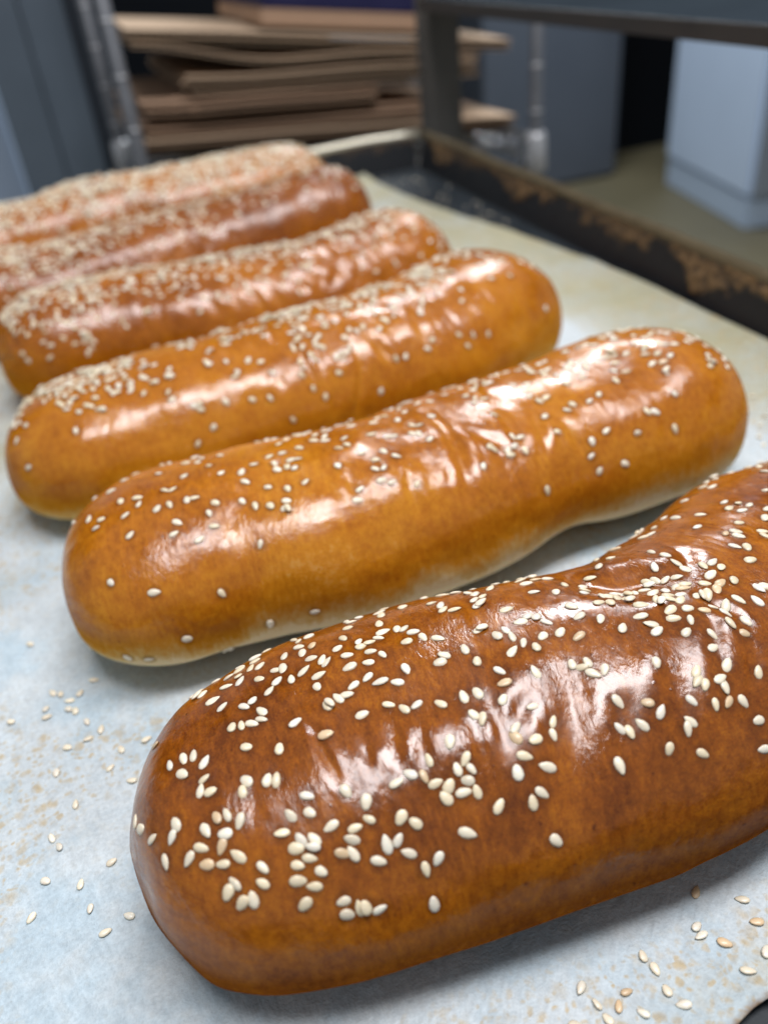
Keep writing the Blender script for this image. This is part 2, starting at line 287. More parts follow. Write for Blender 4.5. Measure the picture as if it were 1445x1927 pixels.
def crust_material(name):
    k = NT(name)
    bake = k.attr("bake").outputs["Fac"]
    surf = k.attr("surf").outputs["Vector"]                      # x along the loaf, y round it, in cm
    streak = k.noise(k.scale(surf, (9, 1.6, 1)), 1.0, 4, 0.6)
    mott = k.noise(k.scale(surf, (6, 4, 1)), 1.0, 5, 0.65)
    fine = k.noise(surf, 19, 3, 0.7)
    b = k.math('ADD', bake, k.math('MULTIPLY', k.math('SUBTRACT', streak, 0.5), 0.24))
    b = k.math('ADD', b, k.math('MULTIPLY', k.math('SUBTRACT', mott, 0.5), 0.46))
    big = k.noise(k.scale(surf, (1.1, 0.7, 1)), 1.0, 3, 0.6)
    b = k.math('ADD', b, k.math('MULTIPLY', k.math('SUBTRACT', big, 0.5), 0.40))
    dots = k.mr(k.noise(k.scale(surf, (5, 4, 1)), 1.0, 2), 0.66, 0.80, 0.0, 0.22)
    b = k.math('ADD', b, dots)
    b = k.math('ADD', b, k.math('MULTIPLY', k.math('SUBTRACT', fine, 0.5), 0.38), clamp=True)
    col = k.ramp(b, [(0.0, (0.78, 0.62, 0.37)), (0.17, (0.66, 0.42, 0.145)), (0.40, (0.58, 0.235, 0.012)),
                     (0.62, (0.42, 0.135, 0.006)), (0.80, (0.26, 0.071, 0.004)), (1.0, (0.12, 0.028, 0.002))])
    col = k.mix(k.math('MULTIPLY', k.attr("pool").outputs["Fac"], 0.42), col, (0.07, 0.016, 0.002))  # dark ring round each seed: pooled glaze plus painted contact shade
    # pale flecks in the lower crust
    v = k.n("ShaderNodeTexVoronoi")
    k.put(v.inputs["Vector"], k.scale(surf, (7, 7, 1)))
    fl = k.mr(v.outputs["Distance"], 0.03, 0.11, 0.35, 0.0)
    fl = k.math('MULTIPLY', fl, k.mr(k.attr("zrel").outputs["Fac"], 0.25, 0.6, 1.0, 0.0))
    col = k.mix(fl, col, (0.55, 0.36, 0.2))
    k.set(color=col, rough=0.65, coat=k.mr(k.attr("zrel").outputs["Fac"], 0.34, 0.74, 0.03, 1.0), spec=0.0, sss=0.22)
    k.b.inputs["Subsurface Radius"].default_value = (0.0045, 0.0018, 0.0007)
    k.b.inputs["Subsurface Scale"].default_value = 1.0
    k.b.inputs["Coat IOR"].default_value = 1.58
    gl = k.noise(k.scale(surf, (1.3, 1.3, 1)), 1.0, 3)
    k.set(coat_rough=k.math('ADD', k.mr(gl, 0.35, 0.65, 0.14, 0.26), k.math('MULTIPLY', k.attr("dull").outputs["Fac"], 0.16)))
    # crinkled egg-wash skin: fine ridges running round the loaf
    r1 = k.noise(k.scale(surf, (8.5, 4.2, 1)), 1.0, 4, 0.55, 0.8)
    r2 = k.noise(k.scale(surf, (13, 10, 1)), 1.0, 3, 0.6, 0.4)
    msk = k.mr(k.noise(k.scale(surf, (0.9, 0.9, 1)), 1.0, 2), 0.40, 0.62, 0.18, 1.0)
    h = k.math('ADD', k.math('MULTIPLY', r1, msk), k.math('MULTIPLY', r2, k.math('ADD', k.math('MULTIPLY', msk, 0.32), 0.10)))
    h = k.math('ADD', h, k.math('MULTIPLY', dots, 0.9))
    nm = k.bump(h, 0.00018, 1.0)
    k.t.links.new(nm, k.b.inputs["Coat Normal"])
    return k.m

def seed_material(name, c):
    k = NT(name)
    rnd = k.n("ShaderNodeObjectInfo").outputs["Random"]
    isl = k.n("ShaderNodeNewGeometry").outputs["Random Per Island"]
    r = k.math('FRACT', k.math('ADD', rnd, isl))
    f = k.noise(k.obj(), 900, 2)
    col = k.mix(r, [x * 0.86 for x in c], [min(0.9, x * 1.08) for x in c])
    col = k.mix(k.mr(f, 0.45, 0.8, 0, 0.35), col, (0.55, 0.36, 0.17))
    k.set(color=col, rough=0.38, coat=0.25, coat_rough=0.2, sss=0.15)
    k.b.inputs["Subsurface Radius"].default_value = (0.0012, 0.0008, 0.0005)
    k.bump(f, 0.00008)
    return k.m

M = {}
M['crust'] = crust_material("glazed_crust")
SEEDM = [seed_material("sesame_ivory", (0.84, 0.76, 0.60)), seed_material("sesame_cream", (0.80, 0.70, 0.50)),
         seed_material("sesame_white", (0.86, 0.80, 0.68)), seed_material("sesame_toasted", (0.72, 0.54, 0.34))]

k = NT("baking_paper")
oc = k.obj()
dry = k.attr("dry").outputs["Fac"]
grease = k.attr("grease").outputs["Fac"]
blot = k.noise(oc, 26, 4, 0.6)
fib = k.noise(oc, 850, 3, 0.7)
fib2 = k.noise(oc, 210, 4, 0.7)
spn = k.noise(k.scale(oc, (1, 0.8, 1)), 330, 2, 0.45, 0.3)
area = k.noise(oc, 14, 2)
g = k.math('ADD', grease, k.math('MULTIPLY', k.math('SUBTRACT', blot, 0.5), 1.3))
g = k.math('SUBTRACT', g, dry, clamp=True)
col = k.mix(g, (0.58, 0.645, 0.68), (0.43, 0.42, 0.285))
bl = k.mr(k.noise(oc, 30, 4, 0.6), 0.43, 0.62, 0.0, 0.9)
col = k.mix(k.math('MULTIPLY', bl, k.mr(grease, 0.25, 0.75, 1.0, 0.15)), col, (0.46, 0.575, 0.65))
wob = k.n("ShaderNodeVectorMath", operation='ADD')
k.put(wob.inputs[0], oc)
nz = k.n("ShaderNodeTexNoise")
k.put(nz.inputs["Vector"], oc)
nz.inputs["Scale"].default_value = 260
nz.inputs["Detail"].default_value = 2
sc_ = k.n("ShaderNodeVectorMath", operation='SCALE')
k.put(sc_.inputs[0], nz.outputs["Color"])
sc_.inputs["Scale"].default_value = 0.004
k.put(wob.inputs[1], sc_.outputs[0])
sp = None
for vs, r0, keep in ((290, .42, .08), (560, .44, .06), (170, .28, .40)):
    vo = k.n("ShaderNodeTexVoronoi")
    vo.inputs["Scale"].default_value = vs
    k.put(vo.inputs["Vector"], wob.outputs[0])
    sep = k.n("ShaderNodeSeparateColor")
    k.put(sep.inputs[0], vo.outputs["Color"])
    on = k.mr(k.math('ADD', sep.outputs[0], k.math('MULTIPLY', k.math('SUBTRACT', area, 0.5), 0.8)), keep, keep + .5, 0.0, 1.0)
    rad = k.math('ADD', k.math('MULTIPLY', sep.outputs[1], .26), r0 - .1)
    d_ = k.mr(k.math('SUBTRACT', vo.outputs["Distance"], rad), -.34, .06, 1.0, 0.0)
    d_ = k.math('MULTIPLY', d_, on)
    sp = d_ if sp is None else k.math('MAXIMUM', sp, d_)
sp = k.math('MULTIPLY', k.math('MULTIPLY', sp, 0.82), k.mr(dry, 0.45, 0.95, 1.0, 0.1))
sp = k.math('MULTIPLY', sp, k.mr(fib2, 0.3, 0.65, 0.45, 1.0))
spc = k.mix(k.noise(oc, 60, 2), (0.58, 0.43, 0.19), (0.42, 0.34, 0.22))
col = k.mix(sp, col, spc)
col = k.mix(k.mr(k.noise(oc, 33, 5, 0.7), 0.60, 0.78, 0.0, 0.4), col, (0.40, 0.37, 0.31))
col = k.mix(1.0, col, k.ramp(k.math('ADD', k.math('MULTIPLY', fib, 0.6), k.math('MULTIPLY', fib2, 0.4)), [(0.32, (0.74,) * 3), (0.66, (1.06,) * 3)]), 'MULTIPLY')
col = k.mix(k.attr("edge").outputs["Fac"], col, (0.20, 0.13, 0.08))
k.set(color=col, rough=0.5, spec=0.35)
k.bump(k.math('ADD', k.math('MULTIPLY', fib, 0.5), fib2), 0.0005)
M['paper'] = k.m

k = NT("seasoned_tray_steel")
oc = k.obj()
f1 = k.noise(oc, 18, 5, 0.65)
f2 = k.noise(oc, 140, 3)
col = k.mix(f1, (0.012, 0.017, 0.022), (0.032, 0.040, 0.047))
col = k.mix(k.mr(f2, 0.62, 0.75, 0, 0.5), col, (0.06, 0.035, 0.018))
k.set(color=col, rough=k.mr(f1, 0.3, 0.7, 0.45, 0.65), metal=0.0, spec=0.25)
k.bump(f2, 0.0004)
M['tray'] = k.m

k = NT("burnt_grease_wall")
oc = k.obj()
cr_ = k.attr("crust").outputs["Fac"]
f1 = k.noise(oc, 120, 4, 0.65)
cb = k.mix(f1, (0.07, 0.040, 0.017), (0.29, 0.18, 0.085))
col = k.mix(cr_, (0.013, 0.015, 0.018), cb)
k.set(color=col, rough=k.mr(cr_, 0, 1, 0.42, 0.6), spec=0.4)
k.bump(f1, 0.0006)
M['wallgrease'] = k.m

k = NT("grease_stained_rim")
f1 = k.noise(k.obj(), 45, 4, 0.7)
k.set(color=k.mix(f1, (0.09, 0.065, 0.032), (0.25, 0.205, 0.125)), rough=0.45, metal=0.35)
k.bump(f1, 0.0006)
M['rimdirty'] = k.m
M['rimbare'] = plain("worn_rim_metal", (0.66, 0.62, 0.50), 0.35, 0.55, 40, 0.3)

M['rack'] = plain("dark_rack_steel", (0.15, 0.145, 0.135), 0.5, 0.2, 25, 0.35, 0.0003)
M['runner'] = plain("blue_grey_runner_steel", (0.028, 0.037, 0.046), 0.9, 0.0, 12, 0.25, 0.0, 0.0)
M['lip'] = plain("brown_runner_lip", (0.06, 0.055, 0.052), 0.5, 0.2, 40, 0.3)
M['chrome'] = plain("chrome_wire", (0.55, 0.56, 0.58), 0.16, 1.0, 60, 0.1)
M['postchrome'] = plain("dull_chrome_post", (0.20, 0.21, 0.23), 0.5, 0.6, 60, 0.15)
M['postring'] = plain("post_ring_metal", (0.60, 0.61, 0.63), 0.4, 0.6, 60, 0.15)
M['cabinet'] = plain("blue_grey_cabinet_steel", (0.115, 0.15, 0.19), 0.45, 0.1, 6, 0.15)
M['cabinet_dark'] = plain("dark_gap_steel", (0.028, 0.037, 0.05), 0.5, 0.2, 6, 0.2)  # plinth steel, also the painted shade of the recess
M['slate'] = plain("slate_grey_enamel", (0.075, 0.088, 0.11), 0.5, 0.0, 4, 0.12)
M['appliance'] = plain("pale_blue_white_enamel", (0.58, 0.71, 0.90), 0.4, 0.0, 3, 0.06)
M['appliance_door'] = plain("grey_door_enamel", (0.27, 0.31, 0.365), 0.5, 0.0, 3, 0.08)  # darker tone that paints the shade on the appliance's front
M['appliance_lo'] = plain("pale_plinth_enamel", (0.46, 0.57, 0.72), 0.5, 0.0, 3, 0.08)
M['navy'] = plain("navy_print_card", (0.010, 0.010, 0.060), 0.5, 0.0, 20, 0.2)
M['white'] = plain("white_sheet", (0.62, 0.66, 0.72), 0.6, 0.0, 20, 0.08)
M['floor'] = plain("khaki_floor", (0.115, 0.10, 0.058), 0.5, 0.0, 2.2, 0.4)
M['wall'] = plain("dark_back_wall", (0.004, 0.005, 0.007), 0.9, 0.0, 3, 0.3, 0.0, 0.1)

def card_material(name, c):
    k = NT(name)
    oc = k.obj()
    f = k.noise(k.scale(oc, (1, 1, 30)), 60, 4, 0.6)
    k.set(color=k.mix(f, [x * 0.72 for x in c], [x * 1.15 for x in c]), rough=0.8, spec=0.2)
    return k.m
M['kraft'] = card_material("kraft_liner", (0.62, 0.46, 0.32))
M['kraft_dark'] = card_material("kraft_liner_brown", (0.42, 0.28, 0.19))
M['flute'] = card_material("kraft_fluting", (0.30, 0.20, 0.13))

# ------------------------------------------------------------------ setting
fl = box("floor", -4, 6, -3, 7, -0.90, -0.85, M['floor'])
tag(fl, kind='structure')
wl = box("wall", -4, 6, 3.78, 3.9, -0.849, 2.6, M['wall'])
tag(wl, kind='structure')

# ------------------------------------------------------------------ loaves
LOAVES = {
 'l6': dict(axis=[[-29.7,119.0],[-4.4,115.9],[32.5,115.1],[84.1,108.7],[111.8,114.6],[148.3,130.2],[183.5,144.0],[196.2,170.1]], a=[17.3,35.2,40.4,36.7,36.5,36.5,31.7,32.1], h=[42.5,46.0,50.6,52.0,51.4,47.4,41.6,41.7]),
 'l5': dict(axis=[[-39.6,216.3],[13.7,214.0],[53.6,209.8],[119.2,219.2],[199.4,225.1]], a=[38.9,35.6,35.7,36.3,38.2], h=[47.1,48.2,49.2,48.1,54.3]),
 'l4': dict(axis=[[-58.0,310.9],[1.5,306.1],[63.5,309.1],[123.6,319.5],[182.6,349.4]], a=[37.9,38.3,38.2,39.4,40.8], h=[43.7,48.4,51.9,52.9,54.6]),
 'l3': dict(axis=[[-62.8,407.2],[-13.7,416.0],[43.9,411.3],[104.0,412.2],[172.7,435.8]], a=[38.0,36.9,36.5,36.7,37.7], h=[52.6,50.1,48.8,49.7,55.3]),
 'l2': dict(axis=[[-103.3,500.2],[-34.6,502.8],[29.9,508.7],[95.5,517.2],[163.0,525.9]], a=[35.9,35.7,36.0,35.1,32.4], h=[51.8,48.2,52.2,55.1,63.0]),
 'l1': dict(axis=[[-108.9,590.9],[-42.9,594.1],[-0.5,607.7],[73.4,612.3],[165.5,625.9]], a=[36.8,36.3,36.4,36.5,36.9], h=[51.9,54.4,57.8,56.4,57.6]),
}
# resolution, bake range low / high, height (mm) where the pale side ends, amount of ring wrinkling
LOOK = {
 'l6': dict(res=(620, 420), lo=0.90, hi=0.74, z0=2, z1=26, wr=0.20, seed=11),
 'l5': dict(res=(520, 340), lo=-0.24, hi=0.52, z0=3, z1=25, wr=0.26, seed=23),
 'l4': dict(res=(420, 280), lo=-0.08, hi=0.54, z0=2, z1=27, wr=0.5, seed=37),
 'l3': dict(res=(340, 220), lo=0.42, hi=0.64, z0=4, z1=34, wr=1.1, seed=41),
 'l2': dict(res=(280, 180), lo=0.50, hi=0.76, z0=4, z1=34, wr=1.3, seed=53),
 'l1': dict(res=(280, 180), lo=0.42, hi=0.56, z0=4, z1=34, wr=0.8, seed=67),
}

def crv(P, u):
    P = np.asarray(P, float)
    K = len(P)
    i = np.clip(np.floor(u).astype(int), 0, K - 2)
    t = (u - i)[:, None]
    Pe = np.vstack([2 * P[0] - P[1], P, 2 * P[-1] - P[-2]])
    a, b, c, d = Pe[i], Pe[i + 1], Pe[i + 2], Pe[i + 3]
    return .5 * ((2 * b) + (-a + c) * t + (2 * a - 5 * b + 4 * c - d) * t * t + (-a + 3 * b - 3 * c + d) * t ** 3)

def loaf_geometry(key):
    d, lk = LOAVES[key], LOOK[key]
    ns, nt = lk['res']
    axis = np.array(d['axis']) / 1000
    K = len(axis)
    u = np.linspace(0, K - 1, ns * 4)
    P = crv(axis, u)
    sl = np.r_[0, np.cumsum(np.hypot(*np.diff(P, axis=0).T))]
    L = sl[-1]
    th = np.linspace(0, np.pi, ns)
    # even spacing in the middle, fine towards the ends
    ss = L * (0.5 - 0.5 * np.cos(th)) * 0.45 + L * np.linspace(0, 1, ns) * 0.55
    ss = np.clip(ss, 0, L)
    ss = np.where(ss < L * .06, L * .06 * (ss / (L * .06)) ** 1.6, ss)
    ss = np.where(L - ss < L * .06, L - L * .06 * ((L - ss) / (L * .06)) ** 1.6, ss)
    uu = np.interp(ss, sl, u)
    P = crv(axis, uu)
    T = np.gradient(P, axis=0)
    T /= np.linalg.norm(T, axis=1)[:, None] + 1e-15
    N = np.stack([-T[:, 1], T[:, 0]], 1)
    A = crv(np.c_[d['a']], uu)[:, 0] / 1000
    H = crv(np.c_[d['h']], uu)[:, 0] / 1000
    def cap(dd, e):
        x = np.clip(dd / e, 0, 1)
        return (1 - (1 - x) ** 2.3) ** (1 / 2.3)
    k = np.maximum(cap(ss, A[0] * 1.05) * cap(L - ss, A[-1] * 1.05), 1e-3)
    t = np.linspace(0, 2 * np.pi, nt, endpoint=False)
    c, sn = np.cos(t), np.sin(t)
    zc = 0.42 * H
    z = np.where(sn[None] >= 0, zc[:, None] + (H - zc)[:, None] * k[:, None] * np.abs(sn)[None] ** .95,
                 zc[:, None] - zc[:, None] * (k[:, None] ** .6) * np.abs(sn)[None] ** .62)
    y = (A * k)[:, None] * np.sign(c)[None] * np.abs(c)[None] ** .92
    V = np.stack([P[:, 0:1] + N[:, 0:1] * y, P[:, 1:2] + N[:, 1:2] * y, z], -1)
    # round off the girth so that ends and flanks roll under without an edge
    F_ = np.fft.rfft(V, axis=1)
    V = np.fft.irfft(F_ * np.exp(-.5 * (np.arange(F_.shape[1]) * .13) ** 2)[None, :, None], n=nt, axis=1)
    def frame(V):
        Tn = np.gradient(V, axis=0)
        B = np.roll(V, -1, 1) - np.roll(V, 1, 1)
        n = np.cross(B, Tn)
        n /= np.linalg.norm(n, axis=-1)[..., None] + 1e-15
        return Tn, B, n
    _, _, n = frame(V)
    S = np.repeat(ss[:, None], nt, 1)
    R_ = (A + H * .5)[:, None] * .5 * np.ones((1, nt))
    ARC = (t[None] - np.pi / 2) * 0.031 * np.ones((ns, 1))            # metres round the loaf, 0 on the ridge
    X, Y, Z = V[..., 0] * 1000, V[..., 1] * 1000, V[..., 2] * 1000
    sd = lk['seed']
    top = sstep(6, 22, Z)
    disp = (vnoise(X / 30, Y / 30, Z / 30, sd) - .5) * 2.2 + (vnoise(X / 12, Y / 12, Z / 12, sd + 1) - .5) * 1.0
    disp *= 0.65 + 0.35 * top
    if key == 'l5':                                                   # the underside lifts and pinches right of the middle
        disp -= 3.6 * np.exp(-((S * 1000 - 152) / 15) ** 2) * np.exp(-((t[None] - 3.75) / .55) ** 2)
    # ring wrinkles: narrow along the loaf, long round it, in patches
    sm, am = S * 1000, ARC * 1000
    warp = (vnoise(sm / 18, am / 18, 0, sd + 2) - .5) * 9
    patch = sstep(.42, .66, vnoise(sm / 24, am / 40, 3.3, sd + 3)) * top * sstep(48, 30, np.abs(am))
    r1 = 1 - np.abs(vnoise((sm + warp) / 5.2, am / 26, 0, sd + 4) * 2 - 1)
    r2 = 1 - np.abs(vnoise((sm + warp * .6) / 2.3, am / 13, 0, sd + 5) * 2 - 1)
    disp += -patch * lk['wr'] * (.75 * r1 ** 3 + .38 * r2 ** 3)
    disp += (vnoise(sm / 3.1, am / 4.5, 0, sd + 6) - .5) * .12 * top + (vnoise(sm / 1.1, am / 1.6, 0, sd + 7) - .5) * .04 * top
    crease = np.zeros_like(disp)
    for pts, wd, dep in CREASES[key]:
        p = np.array([(a, (b - np.pi / 2) * 31.0) for a, b in pts])
        dist = np.full(sm.shape, 1e9)
        fade = np.zeros(sm.shape)
        seglen = np.r_[0, np.cumsum(np.linalg.norm(np.diff(p, axis=0), axis=1))]
        for q in range(len(p) - 1):
            v = p[q + 1] - p[q]
            l2 = v @ v + 1e-9
            tt = np.clip(((sm - p[q, 0]) * v[0] + (am - p[q, 1]) * v[1]) / l2, 0, 1)
            dd = np.hypot(sm - p[q, 0] - tt * v[0], am - p[q, 1] - tt * v[1])
            pos = (seglen[q] + tt * math.sqrt(l2)) / seglen[-1]
            fade = np.where(dd < dist, np.sin(np.pi * np.clip(pos * .84 + .08, 0, 1)), fade)
            dist = np.minimum(dist, dd)
        g = np.exp(-(dist / wd) ** 2) * fade
        disp += -dep * g + .38 * dep * fade * np.exp(-((dist - 1.9 * wd) / (1.1 * wd)) ** 2)
        crease = np.maximum(crease, g * min(1, dep))
    edge_k = sstep(0, .5, k)[:, None]
    V = V + n * (disp * edge_k)[..., None] / 1000
    V[..., 2] = np.maximum(V[..., 2], 0.0)
    Tn, B, n = frame(V)
    bake = lk['lo'] + (lk['hi'] - lk['lo']) * sstep(lk['z0'], lk['z1'], Z + (vnoise(X / 16, Y / 16, 0, sd + 8) - .5) * 9)
    bake += (vnoise(X / 30, Y / 30, Z / 22, sd + 9) - .5) * .22
    bake += (.16 * np.exp(-S * 1000 / 16) if key in ('l5', 'l4') else 0) + .10 * sstep(30, 46, Z) - .08 * crease
    return dict(V=V, T=Tn, B=B, n=n, s=ss, L=L, S=S, ARC=ARC, bake=bake, zrel=V[..., 2] / H[:, None], t=t)

def loaf_at(g, s_m, th):
    """point, normal and tangents on the loaf's skin at arc length s and angle th"""
    i = np.interp(s_m, g['s'], np.arange(len(g['s'])))
    j = th / (2 * np.pi) * len(g['t'])
    i0 = int(min(i, len(g['s']) - 2))
    j0 = int(j) % len(g['t'])
    j1 = (j0 + 1) % len(g['t'])
    fi, fj = i - i0, j - int(j)
    def bl(Q):
        return (Q[i0, j0] * (1 - fj) + Q[i0, j1] * fj) * (1 - fi) + (Q[i0 + 1, j0] * (1 - fj) + Q[i0 + 1, j1] * fj) * fi
    P, n, T, B = bl(g['V']), bl(g['n']), bl(g['T']), bl(g['B'])
    n = n / (np.linalg.norm(n) + 1e-12)
    T = T - n * (T @ n)
    T = T / (np.linalg.norm(T) + 1e-12)
    B = np.cross(T, n)
    B = B * (1 if bl(g['B']) @ B > 0 else -1)
    return P, n, T, B

# ---- seed meshes: flattened teardrops, about 3.1 mm long
def seed_mesh(kind, mat, L, W, Tk, tip):
    seg = 8
    st = [(-1.0, 0), (-.80, .64), (-.36, .98), (.18, .92), (.71, .54 * tip), (1.0, 0)]
    V, F, rings = [], [], []
    for x, r in st:
        if r == 0:
            rings.append([len(V)])
            V.append((x * L / 2, 0, 0))
        else:
            row = []
            for q in range(seg):
                a = 2 * math.pi * q / seg
                row.append(len(V))
                V.append((x * L / 2, r * W / 2 * math.cos(a), r * Tk / 2 * math.sin(a)))
            rings.append(row)
    for a, b in zip(rings[:-1], rings[1:]):
        for q in range(seg):
            q2 = (q + 1) % seg
            if len(a) == 1:
                F.append((a[0], b[q2], b[q]))
            elif len(b) == 1:
                F.append((a[q], a[q2], b[0]))
            else:
                F.append((a[q], a[q2], b[q2], b[q]))
    return mesh_from("sesame_seed", V, F, mat)
SHAPES = [(.00335, .00212, .00082, 1.0), (.00305, .00222, .00086, 1.1), (.00358, .00200, .00078, .85), (.00318, .00180, .00082, 1.05)]
SEED = [[seed_mesh(0, mt, *sh) for sh in SHAPES] for mt in SEEDM]

def seed_pick(toasted=False):
    mt = 3 if toasted else int(rng.choice([0, 1, 2, 3], p=[.50, .33, .16, .01]))
    return SEED[mt][int(rng.randint(len(SHAPES)))]

def seed_matrix(P, n, T, B, ang, lift, scale=1.0):
    x = T * math.cos(ang) + B * math.sin(ang)
    x = x + n * rng.normal(0, .10)
    x /= np.linalg.norm(x)
    nn = n + np.cross(n, x) * rng.normal(0, .14)
    y = np.cross(nn, x)
    y /= np.linalg.norm(y)
    z = np.cross(x, y)
    Mx = Matrix.Identity(4)
    p = P + n * lift
    for r in range(3):
        Mx[r][0], Mx[r][1], Mx[r][2], Mx[r][3] = x[r] * scale, y[r] * scale, z[r] * scale, p[r]
    return Mx

def density(key, sf, th):
    """how thickly seeds lie on the loaves whose seeds are too many to measure one by one"""
    if key == 'l6':
        return np.exp(-((th - .75) / .30) ** 2) * .8
    if key == 'l5':
        return np.exp(-((th - .70) / .30) ** 2) * .8
    if key == 'l4':
        return np.exp(-((th - 1.36) / .24) ** 2) * (1.0 if sf < .80 else .35) + .05 * (th < 1.95)
    if key == 'l3':
        d = (np.exp(-((th - 1.35) / .42) ** 2) * (1.2 - .8 * sf) + .5 * np.exp(-((th - 1.2) / .25) ** 2)) + .16 * np.exp(-((th - 2.15) / .35) ** 2)
        return d + (.25 if sf < .18 and th < 2.9 else 0)
    if key == 'l2':
        return (np.exp(-((th - 1.55) / .62) ** 2) * (1.0 if sf < .35 else .42 if sf < .62 else .13) + .5 * np.exp(-((th - 1.0) / .35) ** 2))
    return np.exp(-((th - 1.7) / .70) ** 2) * (1.0 if sf < .93 else .7)

COUNT = dict(l6=60, l5=70, l4=560, l3=1200, l2=1300, l1=2300)

LABEL = {
 'l6': "darkest glossy brown sesame loaf, nearest the camera, bending out at the right edge",
 'l5': "golden brown sesame loaf with pale lower edge, just behind the big dark loaf in front",
 'l4': "amber sesame loaf with a ridge of seeds and deep cracks, third from the front",
 'l3': "shiny wrinkled sesame loaf, fourth from the front, thick seeds along its upper half",
 'l2': "blurred brown loaf, second from the back, its bare seedless end towards the rusty rim",
 'l1': "farthest sesame loaf, by the bright back rim, covered most densely with seeds",
}
cam_p = np.array([0, 0, 0.175])
GEO = {}
for key in ('l6', 'l5', 'l4', 'l3', 'l2', 'l1'):
    g = GEO[key] = loaf_geometry(key)
    base = g['V'][len(g['s']) // 2].mean(0) * np.array([1, 1, 0])
    root = tag(empty("sesame_loaf", tuple(base)), LABEL[key], "bread loaf", "sesame loaves side by side on the baking tray")
    me = grid_mesh("crust", g['V'] - base, M['crust'], wrap=True)
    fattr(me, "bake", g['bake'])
    fattr(me, "zrel", g['zrel'])
    fattr(me, "dull", np.full_like(g['S'], dict(l2=.55, l1=.6, l3=.2).get(key, 0.0)))
    vattr(me, "surf", np.stack([g['S'] * 100, g['ARC'] * 100, np.full_like(g['S'], LOOK[key]['seed'])], -1))
    link(bpy.data.objects.new("crust", me), root)
    # ---- seeds: measured ones first, then the rest scattered by density
    cand = []
    fl_ = SEED_MARKS.get(key, [])
    for q in range(0, len(fl_), 3):
        s_, t_, a_ = fl_[q] / 10000, fl_[q + 1] / 1000, fl_[q + 2]
        toast = a_ > 500
        cand.append((s_, t_, math.radians(a_ - 1000 if toast else a_), toast))
    n_need, tries = COUNT[key], 0
    while n_need > 0 and tries < 60000:
        tries += 1
        s_, t_ = rng.uniform(.03, .97) * g['L'], rng.uniform(.1, 3.0)
        dn = density(key, s_ / g['L'], t_)
        cl = float(vnoise(s_ * 1000 / 7, t_ * 31 / 7, 5.5, LOOK[key]['seed']))
        if rng.rand() < dn * (sstep(.25, .7, cl) if key in ('l6', 'l5', 'l4') else .35 + .65 * sstep(.25, .6, cl)):
            cand.append((s_, t_, rng.uniform(0, 6.283), False))
            n_need -= 1
    placed, items = [], []
    pool_shade = np.zeros_like(g['bake'])
    for s_, t_, a_, toast in cand:
        P, n, T, B = loaf_at(g, s_, t_)
        lift = 0.00003
        if placed:
            dd = np.linalg.norm(np.array(placed) - P, axis=1)
            near = int((dd < .0015).sum())
            if near and (dd.min() < .0006):
                continue
            lift += min(near, 2) * .00062
        placed.append(P)
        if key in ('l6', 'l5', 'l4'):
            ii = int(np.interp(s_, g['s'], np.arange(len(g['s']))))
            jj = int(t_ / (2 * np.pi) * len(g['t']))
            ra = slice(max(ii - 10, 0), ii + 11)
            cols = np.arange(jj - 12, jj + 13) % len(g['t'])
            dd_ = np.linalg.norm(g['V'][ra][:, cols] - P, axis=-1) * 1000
            blk = pool_shade[ra]
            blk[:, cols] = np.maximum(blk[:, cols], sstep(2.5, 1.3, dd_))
            pool_shade[ra] = blk
        mx = seed_matrix(P - base, n, T, B, a_, lift, rng.uniform(.86, 1.10))
        v = cam_p - P
        facing = (v @ n) / np.linalg.norm(v)
        items.append((np.linalg.norm(v) + (10 if facing < -.05 else 0), mx, seed_pick(toast)))
    items.sort(key=lambda r: r[0])
    fattr(me, "pool", pool_shade)
    for _, mx, smesh in items[:300]:
        o = bpy.data.objects.new("sesame_seed", smesh)
        o.parent = root
        o.matrix_local = mx
        sc.collection.objects.link(o)
    rest = items[300:]
    if rest:
        V, F, MI, off = [], [], [], 0
        for _, mx, smesh in rest:
            co = np.empty(len(smesh.vertices) * 3, dtype=np.float32)
            smesh.vertices.foreach_get("co", co)
            A = np.array(mx)
            V.append(co.reshape(-1, 3) @ A[:3, :3].T + A[:3, 3])
            idx = SEEDM.index(smesh.materials[0])
            for p in smesh.polygons:
                F.append([off + q for q in p.vertices])
                MI.append(idx)
            off += len(smesh.vertices)
        me = mesh_from("seed_scatter", np.vstack(V), F, SEEDM[0])
        for mt in SEEDM[1:]:
            me.materials.append(mt)
        me.polygons.foreach_set("material_index", MI)
        tag(link(bpy.data.objects.new("seed_scatter", me), root), kind='stuff')

# ------------------------------------------------------------------ baking tray
TX0, TX1, TY0, TY1 = -0.20, 0.279, -0.03, 0.728
tray = tag(empty("baking_tray", (0, 0, 0)), "dark seasoned steel baking tray with brown burnt grease along its right rim", "baking tray")
nx, ny = 90, 130
gx, gy = np.meshgrid(np.linspace(TX0, TX1, nx), np.linspace(TY0, TY1, ny), indexing='ij')
bz = -0.0022 + (vnoise(gx * 60, gy * 60, 0, 5) - .5) * .0006
link(bpy.data.objects.new("base", grid_mesh("base", np.stack([gx, gy, bz], -1), M['tray'], flip=True)), tray)

